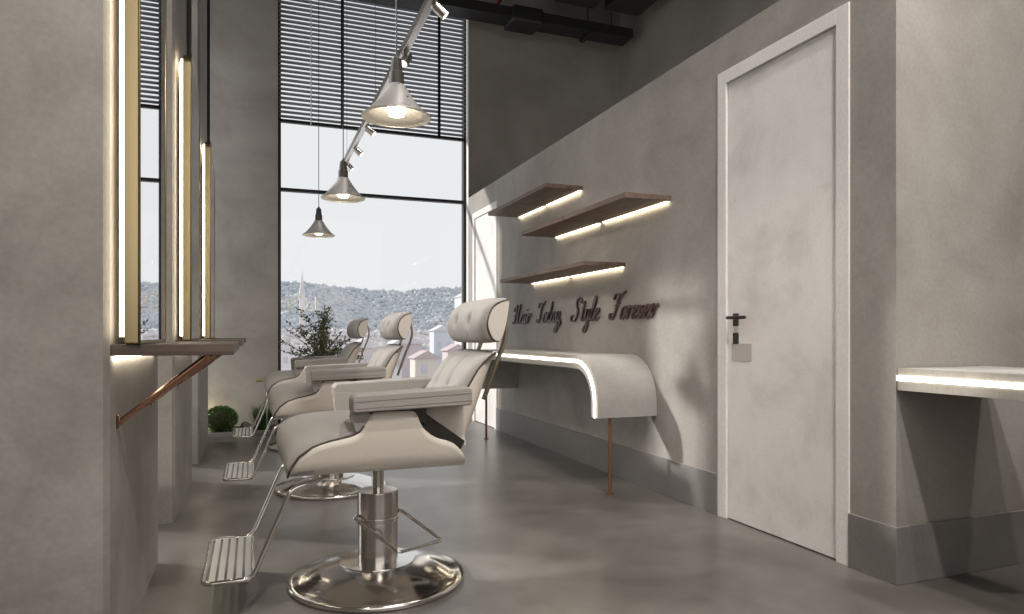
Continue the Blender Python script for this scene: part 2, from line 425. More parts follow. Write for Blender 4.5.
clab = ('brown wooden counter with copper brackets on the nearest pillar', 'wooden counter with copper brackets on the middle pillar', 'wooden counter on the farthest pillar, its end just showing')
cn['label'] = clab[0]
for k in (1, 2): dup(cn, (-.39, PILL[k]+.04, 0), label=clab[k])

# ------------------------------------------------------------------ styling chairs
def make_chair():
    t = thing('styling_chair', '', 'chair', (.46, 2.8, 0), group='cream styling chairs in a row')
    # base: dome with rim
    obj('base_plate', lathe(bmesh.new(), [(.335, 0), (.350, .003), (.354, .016), (.346, .024), (.330, .026), (.30, .036), (.25, .056), (.18, .075), (.12, .085), (.08, .088)], 96), M['chrome'], t, smooth=True, loc=(.018, 0, 0))
    obj('collar', lathe(bmesh.new(), [(.146, .0785), (.151, .0815), (.150, .085), (.085, .0895), (.082, .0895)], 64), M['chrome'], t, bevel=.0008, loc=(.018, 0, 0))
    obj('column', lathe(bmesh.new(), [(.078, .085), (.080, .09), (.080, .240), (.0825, .243), (.0825, .362), (.079, .367), (.02, .368)], 48), M['steel'], t, bevel=.0015, loc=(.018, 0, 0))
    obj('piston', lathe(bmesh.new(), [(.024, .36), (.024, .488)], 24), M['steel'], t, bevel=.001, loc=(.018, 0, 0))
    b = bmesh.new()
    arc = [(-.088*math.cos(R(a)), .02-.088*math.sin(R(a))+.02, .262) for a in ()]
    loop = [(-.075, .05, .262), (-.100, -.030, .266), (.045, -.205, .165), (.240, -.115, .165), (.100, .03, .268), (.07, .06, .262)]
    tube(b, fillet(loop, .018), .0075, 10)
    tube(b, [(.087*math.cos(R(a)), .086*math.sin(R(a)), .262) for a in range(0, 360, 15)], .004, 8, closed=True)
    obj('pump_pedal', b, M['chrome'], t, smooth=True, loc=(.018, 0, 0))
    # seat shell: a tub lofted along x
    top = [(-.347, .502), (-.336, .533), (-.31, .571), (-.264, .603), (-.211, .62), (-.16, .630), (-.123, .639), (-.100, .651), (-.085, .670), (-.071, .697), (-.060, .712), (-.042, .721), (.076, .721),
           (.098, .714), (.108, .700), (.117, .678), (.130, .655), (.150, .634), (.185, .613), (.22, .602), (.247, .590), (.270, .570), (.286, .550), (.296, .525), (.300, .505)]
    def section(zt, n=16):
        cur = [Vector((0, .49)), Vector((.22, .49))]
        for k in range(1, 9):
            a = R(90*k/8); cur.append(Vector((.22+.10*math.sin(a), .545-.055*math.cos(a))))
        cur += [Vector((.33, .62)), Vector((.333, .80))]
        out = [cur[0]]
        for p, q in zip(cur, cur[1:]):
            if q.y <= zt: out.append(q)
            else:
                out.append(p+(q-p)*((zt-p.y)/(q.y-p.y))); break
        Ls = [0]
        for p, q in zip(out, out[1:]): Ls.append(Ls[-1]+(q-p).length)
        res = []
        for k in range(n+1):
            s = Ls[-1]*k/n; j = max(i for i in range(len(Ls)) if Ls[i] <= s+1e-9); j = min(j, len(out)-2)
            f_ = (s-Ls[j])/max(1e-9, Ls[j+1]-Ls[j]); res.append(out[j]+(out[j+1]-out[j])*f_)
        return res
    path = smoothpath([(x, 0, z) for x, z in top], 3)
    rows = []
    for p in path:
        h = section(p.z); rows.append([(p.x, -q.x, q.y) for q in h[::-1]]+[(p.x, q.x, q.y) for q in h[1:]])
    b = bmesh.new(); grid(b, rows)
    bmesh.ops.recalc_face_normals(b, faces=b.faces[:])
    cc = [f for f in b.faces if abs(f.calc_center_median().y) < .02]
    if cc and cc[0].normal.z > 0: bmesh.ops.reverse_faces(b, faces=b.faces[:])
    obj('seat_shell', b, M['shell'], t, smooth=True, solid=.012, offset=-1)
    # seat cushion
    mid = [(-.335, .500), (-.362, .530), (-.376, .575), (-.372, .622), (-.350, .655), (-.305, .673), (-.24, .682), (-.12, .684), (.02, .680), (.2, .675), (.22, .60), (.0, .56), (-.2, .52), (-.31, .498)]
    edg = [(-.347, .504), (-.350, .512), (-.345, .530), (-.330, .556), (-.305, .585), (-.262, .613), (-.21, .631), (-.12, .648), (.02, .650), (.2, .650), (.21, .60), (.0, .56), (-.2, .52), (-.31, .499)]
    rows = []
    for k in range(17):
        v = -1+2*k/16; wv = (1-abs(v)**2.6)**.6 if abs(v) < 1 else 0
        rows.append([(e[0]+(m_[0]-e[0])*wv, v*.318, e[1]+(m_[1]-e[1])*wv) for m_, e in zip(mid, edg)])
    b = bmesh.new(); V = grid(b, rows, True); b.faces.new(V[0]); b.faces.new(V[-1][::-1])
    seat = obj('seat_cushion', b, M['fabric'], t, smooth=True, subsurf=1)
    for s in (-1, 1):
        pts = [Vector((x-.002, s*.326, z+.003)) for x, z in top[:9]]
        obj('piping', tube(bmesh.new(), pts, .004, 6), M['piping'], seat, smooth=True)
    # armrests
    for s in (-1, 1):
        b = bmesh.new()
        prof = [(-.130, .724), (-.130, .772), (-.116, .786), (.30, .804), (.310, .795), (.310, .740), (.30, .736)]
        prism(b, prof, s*.240, s*.362, 'xz')
        pad = obj('armrest', b, M['fabric'], t, bevel=.016, seg=4)
        b = bmesh.new()
        for zo in (.038, .014):
            tube(b, fillet([(-.1305, s*.262, .724+zo), (-.1305, s*.3622, .724+zo), (.310, s*.3622, .738+zo*1.15)], .016, 5), .0014, 6)
        obj('piping', b, M['seam'], pad, smooth=True)
        b = bmesh.new()
        prism(b, fillet2([(-.127, .740), (-.127, .690), (-.118, .655), (-.098, .630), (-.098, .600), (.10, .600), (.10, .748), (-.126, .748)], .01), s*.2355, s*.326, 'xz')
        obj('arm_upholstery', b, M['fabric'], t, bevel=.016, seg=3)
        # dark strip standing for shade in the gap between pad and shell
        b = bmesh.new(); prism(b, [(-.055, .705), (.10, .705), (.120, .680), (.142, .665), (.142, .730), (-.08, .730)], s*.295, s*.3275, 'xz')
        obj('arm_gap_shade', b, M['gapshade'], t, bevel=.003)
    # back shell, lofted along z
    front = [(.579, .318), (.60, .285), (.64, .212), (.672, .150), (.69, .137), (.715, .137), (.735, .150), (.75, .20), (.765, .29), (.796, .333), (.83, .353), (.86, .372), (.89, .398), (.918, .428), (.930, .445)]
    rows = []
    zs = [.579+(.930-.579)*k/30 for k in range(31)]
    for z in zs:
        xf = interp(front, z); xb = .322+(z-.579)*.365+.004
        xf = min(xf, xb-.001); sp = xb-xf; rc = min(.05, sp)
        half = [(xf, .25)]
        for k in range(1, 5): half.append((xf+(sp-rc)*k/4, .25))
        for k in range(1, 7):
            a = R(90*k/6); half.append((xb-rc+rc*math.sin(a), .25-.07*(1-math.cos(a))))
        half.append((xb+.004, .09)); half.append((xb+.005, 0))
        rows.append([(x, -y, z) for x, y in half]+[(x, y, z) for x, y in half[-2::-1]])
    b = bmesh.new(); grid(b, rows); bmesh.ops.recalc_face_normals(b, faces=b.faces[:])
    cc = [f for f in b.faces if abs(f.calc_center_median().y) < .05]
    if cc and cc[0].normal.x < 0: bmesh.ops.reverse_faces(b, faces=b.faces[:])
    obj('back_shell', b, M['shell'], t, smooth=True, solid=.010, offset=-1)
    # back cushion with channels
    ef = [(.66, .20), (.70, .255), (.75, .295), (.796, .331), (.83, .351), (.86, .370), (.89, .396), (.915, .424), (.928, .444)]
    rows = []; NV = 40; NU = 26
    for j in range(NV+1):
        v = -1+2*j/NV
        bul = (1-abs(v)**4)**.5 if abs(v) < 1 else 0
        fr = []
        for i in range(NU+1):
            z = .66+(.928-.66)*i/NU; e = interp(ef, z)
            g = .020*(math.exp(-((v-.36)/.05)**2)+math.exp(-((v+.36)/.05)**2))*(1 if z < .9 else max(0, (.925-z)/.025))
            g += .016*sum(math.exp(-((v-a)/.10)**2-((z-.79)/.02)**2) for a in (-.36, .36))
            edge = min(1, (i/NU)/.05+.3, math.sqrt(max(0, (1-i/NU)/.12)))
            fr.append((e-.003-(.050*bul-g)*edge, v*.243, z+.010*bul*(i/NU)**3))
        bk = [(interp(ef, .66+(.92-.66)*i/6)+.03*(1 if i < 6 else .1), v*.238, .66+(.925-.66)*i/6) for i in range(6, -1, -1)]
        rows.append(fr+bk)
    b = bmesh.new(); V = grid(b, rows, True); b.faces.new(V[0]); b.faces.new(V[-1][::-1])
    bc = obj('back_cushion', b, M['fabric'], t, smooth=True)
    for s in (-1, 1):
        obj('piping', tube(bmesh.new(), [Vector((x-.003, s*.2485, z+.002)) for z, x in ef[2:]], .004, 6), M['piping'], bc, smooth=True)
    # headrest: shell with end caps, tufted cushion
    cap = smoothpath([(.499, 0, 1.143), (.455, 0, 1.125), (.425, 0, 1.098), (.409, 0, 1.045), (.424, 0, .996), (.443, 0, .976), (.462, 0, .976), (.482, 0, 1.022), (.494, 0, 1.08)], 3, closed=True)
    b = bmesh.new(); prism(b, [(p.x, p.z) for p in cap], -.25, .25, 'xz')
    hs = obj('headrest_shell', b, M['shell'], t, bevel=.004)
    fl = [(.497, 1.1425), (.452, 1.128), (.423, 1.100), (.407, 1.045), (.421, .996), (.440, .977), (.455, .975)]
    fm = [(.490, 1.152), (.440, 1.148), (.385, 1.108), (.362, 1.045), (.376, .990), (.410, .968), (.450, .970)]
    fl = smoothpath([(a, 0, c) for a, c in fl], 4); fm = smoothpath([(a, 0, c) for a, c in fm], 4)
    rows = []
    for j in range(NV+1):
        v = -1+2*j/NV; bul = (1-abs(v)**7)**.5 if abs(v) < 1 else 0
        r_ = []
        for p, q in zip(fl, fm):
            z = q.z; d = .026*sum(math.exp(-((v-a)/.10)**2-((z-1.060)/.020)**2) for a in (-.45, .30))
            d += .012*sum(math.exp(-((v-a)/.045)**2) for a in (-.45, .30))*max(0, math.sin(math.pi*min(1, max(0, (z-.97)/.17))))
            k_ = bul; x = p.x+(q.x-p.x)*k_+d; zz = p.z+(q.z-p.z)*k_
            r_.append((x, v*.247, zz))
        r_ += [(.465, v*.245, .99), (.47, v*.245, 1.05), (.485, v*.245, 1.12)]
        rows.append(r_)
    b = bmesh.new(); V = grid(b, rows, True); b.faces.new(V[0]); b.faces.new(V[-1][::-1])
    hc = obj('headrest_cushion', b, M['fabric'], t, smooth=True)
    for s in (-1, 1):
        obj('piping', tube(bmesh.new(), [Vector((p.x, s*.2495, p.z)) for p in fl], .003, 6), M['piping'], hc, smooth=True)
        obj('tuft_button', lathe(bmesh.new(), [(.007, -.002), (.008, 0), (.004, .003)], 12), M['fabric'], hc, smooth=True).location = (.392, -.019+s*.0925, 1.060)
    for s in (-1, 1):
        b = bmesh.new()
        bp = smoothpath([(.500, 0, 1.10), (.517, 0, 1.050), (.520, 0, 1.0), (.505, 0, .945), (.478, 0, .880), (.425, 0, .735)], 5)
        rr = []
        for i, p in enumerate(bp):
            a = bp[max(0, i-1)]; c = bp[min(len(bp)-1, i+1)]; tt = (c-a).normalized(); nn = Vector((-tt.z, 0, tt.x))*.005
            rr.append([(p.x+nn.x, s*.15-.016, p.z+nn.z), (p.x+nn.x, s*.15+.016, p.z+nn.z), (p.x-nn.x, s*.15+.016, p.z-nn.z), (p.x-nn.x, s*.15-.016, p.z-nn.z)])
        V = grid(b, rr, True); b.faces.new(V[0]); b.faces.new(V[-1][::-1])
        obj('back_brace', b, M['bronze'], t, bevel=.001)
        obj('seat_strut', tube(bmesh.new(), fillet([(.16, s*.27, .655), (.195, s*.285, .634), (.285, s*.285, .590)], .02), .005, 8), M['chrome'], t, smooth=True)
    b = bmesh.new(); prism(b, [(.09, .725), (.137, .712), (.300, .594), (.283, .562), (.255, .573), (.215, .592), (.175, .605), (.13, .64), (.105, .69)], -.30, .30, 'xz')  # dark slab standing for the shaded gap between seat and back
    obj('back_gap_shade', b, M['gapshade'], t, bevel=.003)
    # footrest
    for s in (-1, 1):
        ft = bmesh.new()
        tube(ft, fillet([(-.20, s*.24, .482), (-.335, s*.262, .452), (-.462, s*.27, .152), (-.60, s*.27, .152)], .035, 8), .0085, 10)
        obj('footrest_arm', ft, M['chrome'], t, smooth=True)
    b = bmesh.new(); tube(b, fillet([(-.462, -.27, .152), (-.62, -.27, .152), (-.62, .27, .152), (-.462, .27, .152)], .03, 6, closed=True), .0085, 10, closed=True)
    fp = obj('footrest_plate', b, M['chrome'], t, smooth=True)
    for k in range(5):
        x = -.603+.029*k
        obj('slat', BX(x, x+.020, -.265, .265, .151, .157), M['alu'], fp, bevel=.001)
    return t
def fillet2(pts, r): return [(p.x, p.y) for p in fillet([(a, c, 0) for a, c in pts], r, 3, closed=True)]
ch = make_chair()
chl = ('cream and greige styling chair nearest the camera, round chrome base in full view',
       'cream styling chair between the nearest and the farthest chair', 'farthest cream styling chair, in front of the leafy branches')
ch['label'] = chl[0]
for k in (1, 2): dup(ch, (.46, 2.8+1.78*k, 0), label=chl[k])

# ------------------------------------------------------------------ pendants
pd = thing('pendant_lamp', '', 'lamp', (.555, 2.8, 1.9), group='cone pendant lamps over the chairs')
b = bmesh.new()
prof = [(.140, 0), (.139, .006), (.126, .014), (.112, .026), (.086, .056), (.062, .088), (.042, .120), (.034, .134)]
n = 56
rings = [[b.verts.new((r*math.cos(2*math.pi*k/n), r*math.sin(2*math.pi*k/n), z)) for k in range(n)] for r, z in prof]
for A, B_ in zip(rings, rings[1:]):
    for k in range(n): b.faces.new((A[k], A[(k+1) % n], B_[(k+1) % n], B_[k]))
obj('lamp_shade', b, M['pend'], pd, smooth=True, solid=.003)
b = bmesh.new(); tube(b, [(.140*math.cos(2*math.pi*k/n), .140*math.sin(2*math.pi*k/n), .001) for k in range(n)], .0035, 8, closed=True)
obj('rim', b, M['nickel'], pd, smooth=True)
b = bmesh.new(); lathe(b, [(.030, .128), (.031, .134), (.031, .180), (.028, .186), (.0245, .188), (.0245, .192), (.0205, .240), (.012, .246), (.004, .262)], 32)
obj('lamp_socket', b, M['socket'], pd, smooth=False, bevel=.001)
b = bmesh.new()
for k in range(14):
    a = 2*math.pi*k/14
    tube(b, [(.0235*math.cos(a), .0235*math.sin(a), .194), (.0195*math.cos(a), .0195*math.sin(a), .234)], .0022, 5)
obj('cooling_ribs', b, M['socket'], pd)
obj('bulb', lathe(bmesh.new(), [(.010, .004), (.030, .008), (.040, .026), (.034, .066), (.018, .105), (.016, .128)], 24), M['bulb'], pd, smooth=True)
obj('screw', lathe(bmesh.new(), [(.006, -.003), (.006, .003)], 10), M['black'], pd, loc=(.03, -.068, .067))
obj('cable', tube(bmesh.new(), [(0, 0, .258), (0, 0, CH-1.9)], .003, 6), M['black'], pd)
pll = ('largest and nearest cone pendant lamp hanging on a thin cable', 'middle of the three cone pendant lamps, below the end of the track', 'smallest, farthest and lowest in view of the cone pendant lamps')
pd['label'] = pll[0]
for k in (1, 2): dup(pd, (.555, 2.8+1.78*k, 1.9), label=pll[k])
for k in range(3):
    s = lamp('pendant_light', 'SPOT', (.555, 2.8+1.78*k, 1.915), 14, (1, .88, .70), spot_size=R(125), spot_blend=.6, shadow_soft_size=.03)

# ------------------------------------------------------------------ track light
tr = thing('track_light', 'brushed metal track with small adjustable spotlights, running along the chairs', 'track light', (.67, 0, 2.35))
obj('rail', BX(-.017, .017, 1.6, 5.5, -.018, .018), M['steel'], tr, bevel=.003)
for y, dx, dy, dz in ((2.68, .7, -.1, -.60), (3.22, -.45, -.35, -.75), (3.75, .55, -.2, -.55), (4.42, .7, -.25, -.65), (4.95, .65, -.25, -.65), (5.42, .5, -.2, -.6)):
    d = Vector((dx, dy, dz)).normalized()
    base = Vector((.022, y, -.022)); b = bmesh.new()
    tube(b, [(.0, y, -.018), base], .008, 8)
    st = base+d*-.015; en = base+d*.05
    tube(b, [st, st+d*.012, en], [.018, .022, .022], 20)
    h = obj('spotlight_head', b, M['steel'], tr, bevel=.001)
    obj('spotlight_lens', tube(bmesh.new(), [en+d*.0005, en+d*.002], .018, 20), M['lens'], h)
for y in (2.2, 4.0, 5.3):
    obj('hanging_wire', tube(bmesh.new(), [(0, y, .018), (0, y, CH-2.35)], .0012, 5), M['black'], tr)
for y, tx, tz in ((2.76, 2.41, .6), (4.42, 2.41, 1.0), (4.95, 2.41, 1.2)):
    s = lamp('track_spot', 'SPOT', (.67+.09, y-.02, 2.35-.13), 22, (1, .92, .82), spot_size=R(70), spot_blend=.9, shadow_soft_size=.04)
    aim(s, (tx, y-.2, tz))

# ------------------------------------------------------------------ wall shelves
slab = (('uppermost wooden wall shelf, left of the longest shelf', 4.77, 6.12, 2.133, 2.165),
        ('longest wooden wall shelf, on the right with its near end highest lit', 3.57, 5.27, 1.827, 1.86),
        ('lowest wooden wall shelf, just above the script lettering', 4.12, 5.79, 1.472, 1.502))
for lb, y0, y1, z0, z1 in slab:
    t = thing('wall_shelf', lb, 'shelf', (XR, y0, z0), group='wooden shelves with light strips on the right wall')
    ym = (y1-y0)*.52; h = z1-z0
    for a, c in ((0, ym-.004), (ym+.004, y1-y0)):
        obj('shelf_board', BX(-.322, 0, a, c, 0, h), M['wood'], t, bevel=.002)
    obj('joint', BX(-.31, 0, ym-.004, ym+.004, .003, h-.004), M['black'], t)
    for a, c in ((.02, ym-.03), (ym+.03, y1-y0-.02)):
        obj('led_strip', BX(-.016, -.003, a, c, -.003, -.0005), M['leds'], t)
t_ = None

# ------------------------------------------------------------------ curved floating desks
def desk(name, label, x0, x1, y0, y1, far_drop=True, legs=(), cap=None):
    """slab bent down at its near end (and far end); x0 is the room side"""
    t = thing(name, label, 'desk', (x0, y0, 0), group='curved desks with a light line')
    L_ = y1-y0; T = .088; Z = .868; Ro = .30; ZB = .485
    out = [(0, ZB)] + [(Ro-Ro*math.cos(R(90*k/14)), Z-Ro+Ro*math.sin(R(90*k/14))) for k in range(15)]
    ri = Ro-T
    inn = [(Ro-ri*math.cos(R(90*k/14)), Z-Ro+ri*math.sin(R(90*k/14))) for k in range(15)]
    mid_ = [(Ro-(Ro-T*.45)*math.cos(R(90*k/14)), Z-Ro+(Ro-T*.45)*math.sin(R(90*k/14))) for k in range(15)]
    if far_drop:
        outer = out + [(L_-y, z) for y, z in out[::-1]]
        inner = [(T, ZB)]+inn; inner = inner+[(L_-y, z) for y, z in inner[::-1]]
        m2 = [(T*.45, ZB)]+mid_; m2 = m2+[(L_-y, z) for y, z in m2[::-1]]
    else:
        outer = out+[(L_, Z)]; inner = [(T, ZB)]+inn+[(L_, Z-T)]; m2 = [(T*.45, ZB)]+mid_+[(L_, Z-T*.45)]
    W = x1-x0
    b = bmesh.new()
    A = [[b.verts.new((x, p[0], p[1])) for p in seq] for x in (0, W) for seq in (outer, inner)]
    n_ = len(outer)
    for i in range(n_-1):
        b.faces.new((A[0][i], A[0][i+1], A[2][i+1], A[2][i])); b.faces.new((A[1][i], A[3][i], A[3][i+1], A[1][i+1]))
        b.faces.new((A[0][i], A[1][i], A[1][i+1], A[0][i+1])); b.faces.new((A[2][i], A[2][i+1], A[3][i+1], A[3][i]))
    for i in (0, n_-1): b.faces.new((A[0][i], A[2][i], A[3][i], A[1][i]))
    o = obj('desk_slab', b, M['desk'], t)
    o.data.polygons.foreach_set('use_smooth', [True]*len(o.data.polygons)); o.modifiers.new('es', 'EDGE_SPLIT').split_angle = R(35)
    # thin lighter face band and the light line set in it
    b = bmesh.new()
    P0 = [b.verts.new((-.004, p[0], p[1])) for p in outer]; P1 = [b.verts.new((-.004, p[0], p[1])) for p in inner]
    Q0 = [b.verts.new((0, p[0], p[1])) for p in outer]; Q1 = [b.verts.new((0, p[0], p[1])) for p in inner]
    for i in range(n_-1):
        b.faces.new((P0[i], P1[i], P1[i+1], P0[i+1])); b.faces.new((P0[i], P0[i+1], Q0[i+1], Q0[i])); b.faces.new((P1[i], Q1[i], Q1[i+1], P1[i+1]))
    obj('front_edge', b, M['deskedge'], t)
    b = bmesh.new(); rows = []
    for i, p in enumerate(m2):
        a = m2[max(0, i-1)]; c = m2[min(n_-1, i+1)]; tx, tz = c[0]-a[0], c[1]-a[1]; l = math.hypot(tx, tz); nx, nz = -tz/l*.010, tx/l*.010
        rows.append([(-.010, p[0]+nx, p[1]+nz), (-.010, p[0]-nx, p[1]-nz), (-.004, p[0]-nx, p[1]-nz), (-.004, p[0]+nx, p[1]+nz)])
    grid(b, rows, True); obj('led_line', b, M['ledw'], t)
    for (lx, ly) in legs:
        b = bmesh.new(); tube(b, [(lx, ly, .006), (lx, ly, ZB)], .011, 12); tube(b, [(lx, ly, 0), (lx, ly, .008)], .022, 16)
        obj('leg', b, M['rust'], t, smooth=False)
    return t
desk('floating_desk', 'long pale desk bent down at its ends, below the script lettering on the right wall', 1.99, XR-.0015, 3.727, 6.245,
     legs=((.105, .045), (.105, 2.47)))
d2 = desk('floating_desk', 'pale desk with a glowing edge at the right, behind the wall corner', 0, .505, 0, 2.3, far_drop=False,
     legs=((.105, .045), (.40, .045)))
d2.location = (XR, -.31, 0)
# ------------------------------------------------------------------ script sign
def G(*s): return s
LET = {   # strokes in letter space: baseline 0, x-height 1, ascender 2
 'H': (1.75, [[(.05, .25), (.15, .0), (.4, .15), (.55, .9), (.6, 2.0)], [(.05, 1.35), (.15, 1.7), (.6, 2.05)], [(.2, .85), (.7, 1.0), (1.2, 1.05)], [(1.3, 2.1), (1.15, 1.3), (1.1, .3), (1.25, .0), (1.5, .2)]]),
 'a': (.95, [[(.75, .85), (.5, 1.0), (.15, .7), (.1, .2), (.3, 0), (.6, .3), (.75, .95), (.7, .2), (.8, 0), (1.0, .2)]]),
 'i': (.5, [[(0, .3), (.2, .95), (.17, .2), (.28, 0), (.5, .2)], [(.28, 1.35), (.30, 1.47)]]),
 'r': (.8, [[(0, .3), (.2, 1.0), (.28, .85), (.2, 0)], [(.22, .4), (.4, .85), (.6, 1.0), (.72, .8)]]),
 'T': (1.5, [[(.1, 1.5), (.2, 1.95), (.6, 1.95), (1.0, 1.85), (1.5, 2.1)], [(.95, 1.9), (.75, 1.2), (.65, .35), (.4, 0), (.1, .1), (.05, .4)]]),
 'o': (.85, [[(.5, 1.0), (.15, .75), (.1, .2), (.35, 0), (.65, .3), (.7, .8), (.5, 1.0), (.55, .8), (.9, .75)]]),
 'd': (1.0, [[(.75, .85), (.5, 1.0), (.15, .7), (.1, .2), (.3, 0), (.6, .3), (.78, 1.0), (.85, 2.0)], [(.85, 2.0), (.72, .9), (.7, .2), (.82, 0), (1.0, .2)]]),
 'y': (.95, [[(.0, .6), (.15, .98), (.2, .3), (.4, .05), (.65, .4), (.78, 1.0)], [(.78, 1.0), (.7, .1), (.55, -.75), (.25, -1.0), (.15, -.7), (.5, -.2), (1.0, .2)]]),
 ',': (.4, [[(.1, .1), (.18, .0), (.1, -.25), (.0, -.4)]]),
 'S': (1.75, [[(1.45, 1.55), (1.35, 1.95), (1.0, 2.1), (.65, 1.85), (.7, 1.4), (1.0, .95), (.95, .4), (.6, .02), (.15, .05), (.0, .4), (.3, .55)]]),
 't': (.6, [[(.25, 1.75), (.18, .9), (.15, .2), (.28, 0), (.6, .2)], [(-.05, 1.15), (.5, 1.25)]]),
 'l': (.6, [[(0, .3), (.35, 1.2), (.42, 1.9), (.28, 2.0), (.17, 1.3), (.13, .3), (.28, 0), (.6, .25)]]),
 'e': (.8, [[(.1, .4), (.5, .65), (.52, .95), (.3, 1.0), (.1, .6), (.12, .15), (.35, 0), (.8, .3)]]),
 'F': (1.65, [[(.3, 1.6), (.42, 1.98), (.9, 2.04), (1.3, 1.95), (1.85, 2.2)], [(1.2, 2.0), (.95, 1.4), (.8, .5), (.5, .02), (.15, .1), (.05, .45), (.3, .5)], [(.6, 1.1), (1.0, 1.2), (1.3, 1.3)]]),
 'v': (.85, [[(.0, .6), (.15, .98), (.2, .25), (.38, 0), (.62, .4), (.68, .95), (.6, .8), (.9, .75)]]),
}
sg = thing('script_sign', 'brown raised script lettering on the right wall between the lowest shelf and the desk', 'sign', (XR, 6.285, 1.11))
def stroke(bm, pts, sx, sz, x0, w0, w1, th):
    P = smoothpath([(p[0], p[1], 0) for p in pts], 7)
    S = [Vector((x0+(p.x+.34*p.y)*sx, p.y*sz)) for p in P]
    rows = []
    for i, p in enumerate(S):
        a = S[max(0, i-1)]; c = S[min(len(S)-1, i+1)]; t = (c-a)
        if t.length < 1e-6: t = Vector((0, -1))
        t.normalize(); n = Vector((-t.y, t.x))
        wd_ = w0+(w1-w0)*abs(t.y)**1.5
        e = min(1, (i+1)/3, (len(S)-i)/3); wd_ *= (.45+.55*e)
        l, r_ = p+n*wd_/2, p-n*wd_/2
        rows.append([(-.006, -l.x, l.y), (-.006-th, -l.x, l.y), (-.006-th, -r_.x, r_.y), (-.006, -r_.x, r_.y)])
    V = grid(bm, rows, True); bm.faces.new(V[0]); bm.faces.new(V[-1][::-1])
sz = .088
for word, s0, s1 in (('Hair', .0, .53), ('Today,', .61, 1.20), ('Style', 1.32, 1.855), ('Forever', 1.95, 2.62)):
    tot = sum(LET[c][0] for c in word)+.6; sx = (s1-s0)/tot; x = s0
    for c in word:
        b = bmesh.new()
        for st in LET[c][1]: stroke(b, st, sx, sz, x, .007, .019, .014)
        for v in b.verts: pass
        nm = 'comma' if c == ',' else 'letter_'+c.lower()
        obj(nm, b, M['letter'], sg)
        x += LET[c][0]*sx
# ------------------------------------------------------------------ overhead services
t = thing('cable_tray', 'long black tray hung under the ceiling along the far wall', 'cable tray', (0, 7.35, 4.62))
b = bmesh.new(); prism(b, [(-.13, 0), (.13, 0), (.13, .11), (.118, .11), (.118, .012), (-.118, .012), (-.118, .11), (-.13, .11)], -1.2, 4.33, 'yz')
obj('tray', b, M['duct'], t)
obj('duct_box', BX(2.74, 3.12, -.20, .14, -.06, .12), M['duct'], t, bevel=.03)
for x in (1.2, 2.2, 3.78, 4.1):
    obj('hanger', tube(bmesh.new(), [(x, 0, .01), (x, 0, CH-4.62)], .006, 6), M['duct'], t)
obj('clip', BX(3.74, 3.80, -.15, .15, -.03, .0), M['duct'], t)
b = BX(3.20, 3.70, 4.6, 7.05, 4.78, 5.2)
tag(obj('air_duct', b, M['duct'], bevel=.02), 'square black air duct crossing above the cable tray', 'duct')
b = BX(3.78, 4.24, 6.2, 6.95, 4.74, 4.98)
tag(obj('air_duct', b, M['duct'], bevel=.02), 'flat black duct box high in the far right corner', 'duct')
b = bmesh.new(); tube(b, [(4.22, 4.0, 4.62), (4.22, 5.3, 4.62)], .19, 24)
tag(obj('round_duct', b, M['duct'], smooth=True), 'dark round duct end at the top edge by the right wall', 'duct')
for y_ in (4.3, 5.0):
    pass
b = bmesh.new(); tube(b, [(2.62, 6.0, 4.82), (2.62, 7.35, 4.82), ], .03, 12)
tag(obj('sprinkler_pipe', b, M['red'], smooth=True), 'thin red pipe above the black tray', 'pipe')

# ------------------------------------------------------------------ planter, plants
pl = thing('planter_bed', 'low concrete planter bed with dark soil along the far wall', 'planter', (0, 7.5, 0))
b = bmesh.new(); box(b, -1.2, 1.5, -.28, -.24, 0, .045); obj('curb', b, M['base'], pl, bevel=.004)
obj('curb_end', BX(1.46, 1.5, -.24, .29, 0, .045), M['base'], pl, bevel=.004)
obj('soil', BX(-1.2, 1.46, -.24, .29, 0, .03), M['soil'], pl)
def leaf_blob(n, rx, ry, rz, lw, ll, seed):
    rnd = random.Random(seed); b = bmesh.new()
    for _ in range(n):
        d = Vector((rnd.gauss(0, 1), rnd.gauss(0, 1), rnd.gauss(0, 1))).normalized(); r_ = rnd.uniform(.80, 1.02)
        if noise.noise(d*3) > .35 and rnd.random() < .5: r_ *= .9
        c = Vector((d.x*rx*r_, d.y*ry*r_, d.z*rz*r_+rz))
        if c.z < .01: continue
        a = (d+Vector((rnd.uniform(-.8, .8), rnd.uniform(-.8, .8), rnd.uniform(-.4, .9)))).normalized(); s = a.orthogonal().normalized()
        s.rotate(Matrix.Rotation(rnd.uniform(0, 6.28), 3, a))
        b.faces.new([b.verts.new(c+a*ll), b.verts.new(c+s*lw+a*ll*.4), b.verts.new(c), b.verts.new(c-s*lw+a*ll*.4)])
    return b
t = thing('boxwood_bush', 'round clipped green bush in the planter by the far pillar', 'bush', (-.30, 7.42, .032))
obj('foliage', leaf_blob(3600, .155, .15, .125, .007, .016, 1), M['leaf'], t)
core = bmesh.new(); bmesh.ops.create_icosphere(core, subdivisions=3, radius=.12); 
for v in core.verts: v.co.z = v.co.z*.85+.12
obj('inner_branches', core, M['twig'], t)
t = thing('boxwood_bush', 'small tufted green bush beside the dark rocks, behind the footrests', 'bush', (.10, 7.46, .032))
b = bmesh.new(); rnd = random.Random(4)
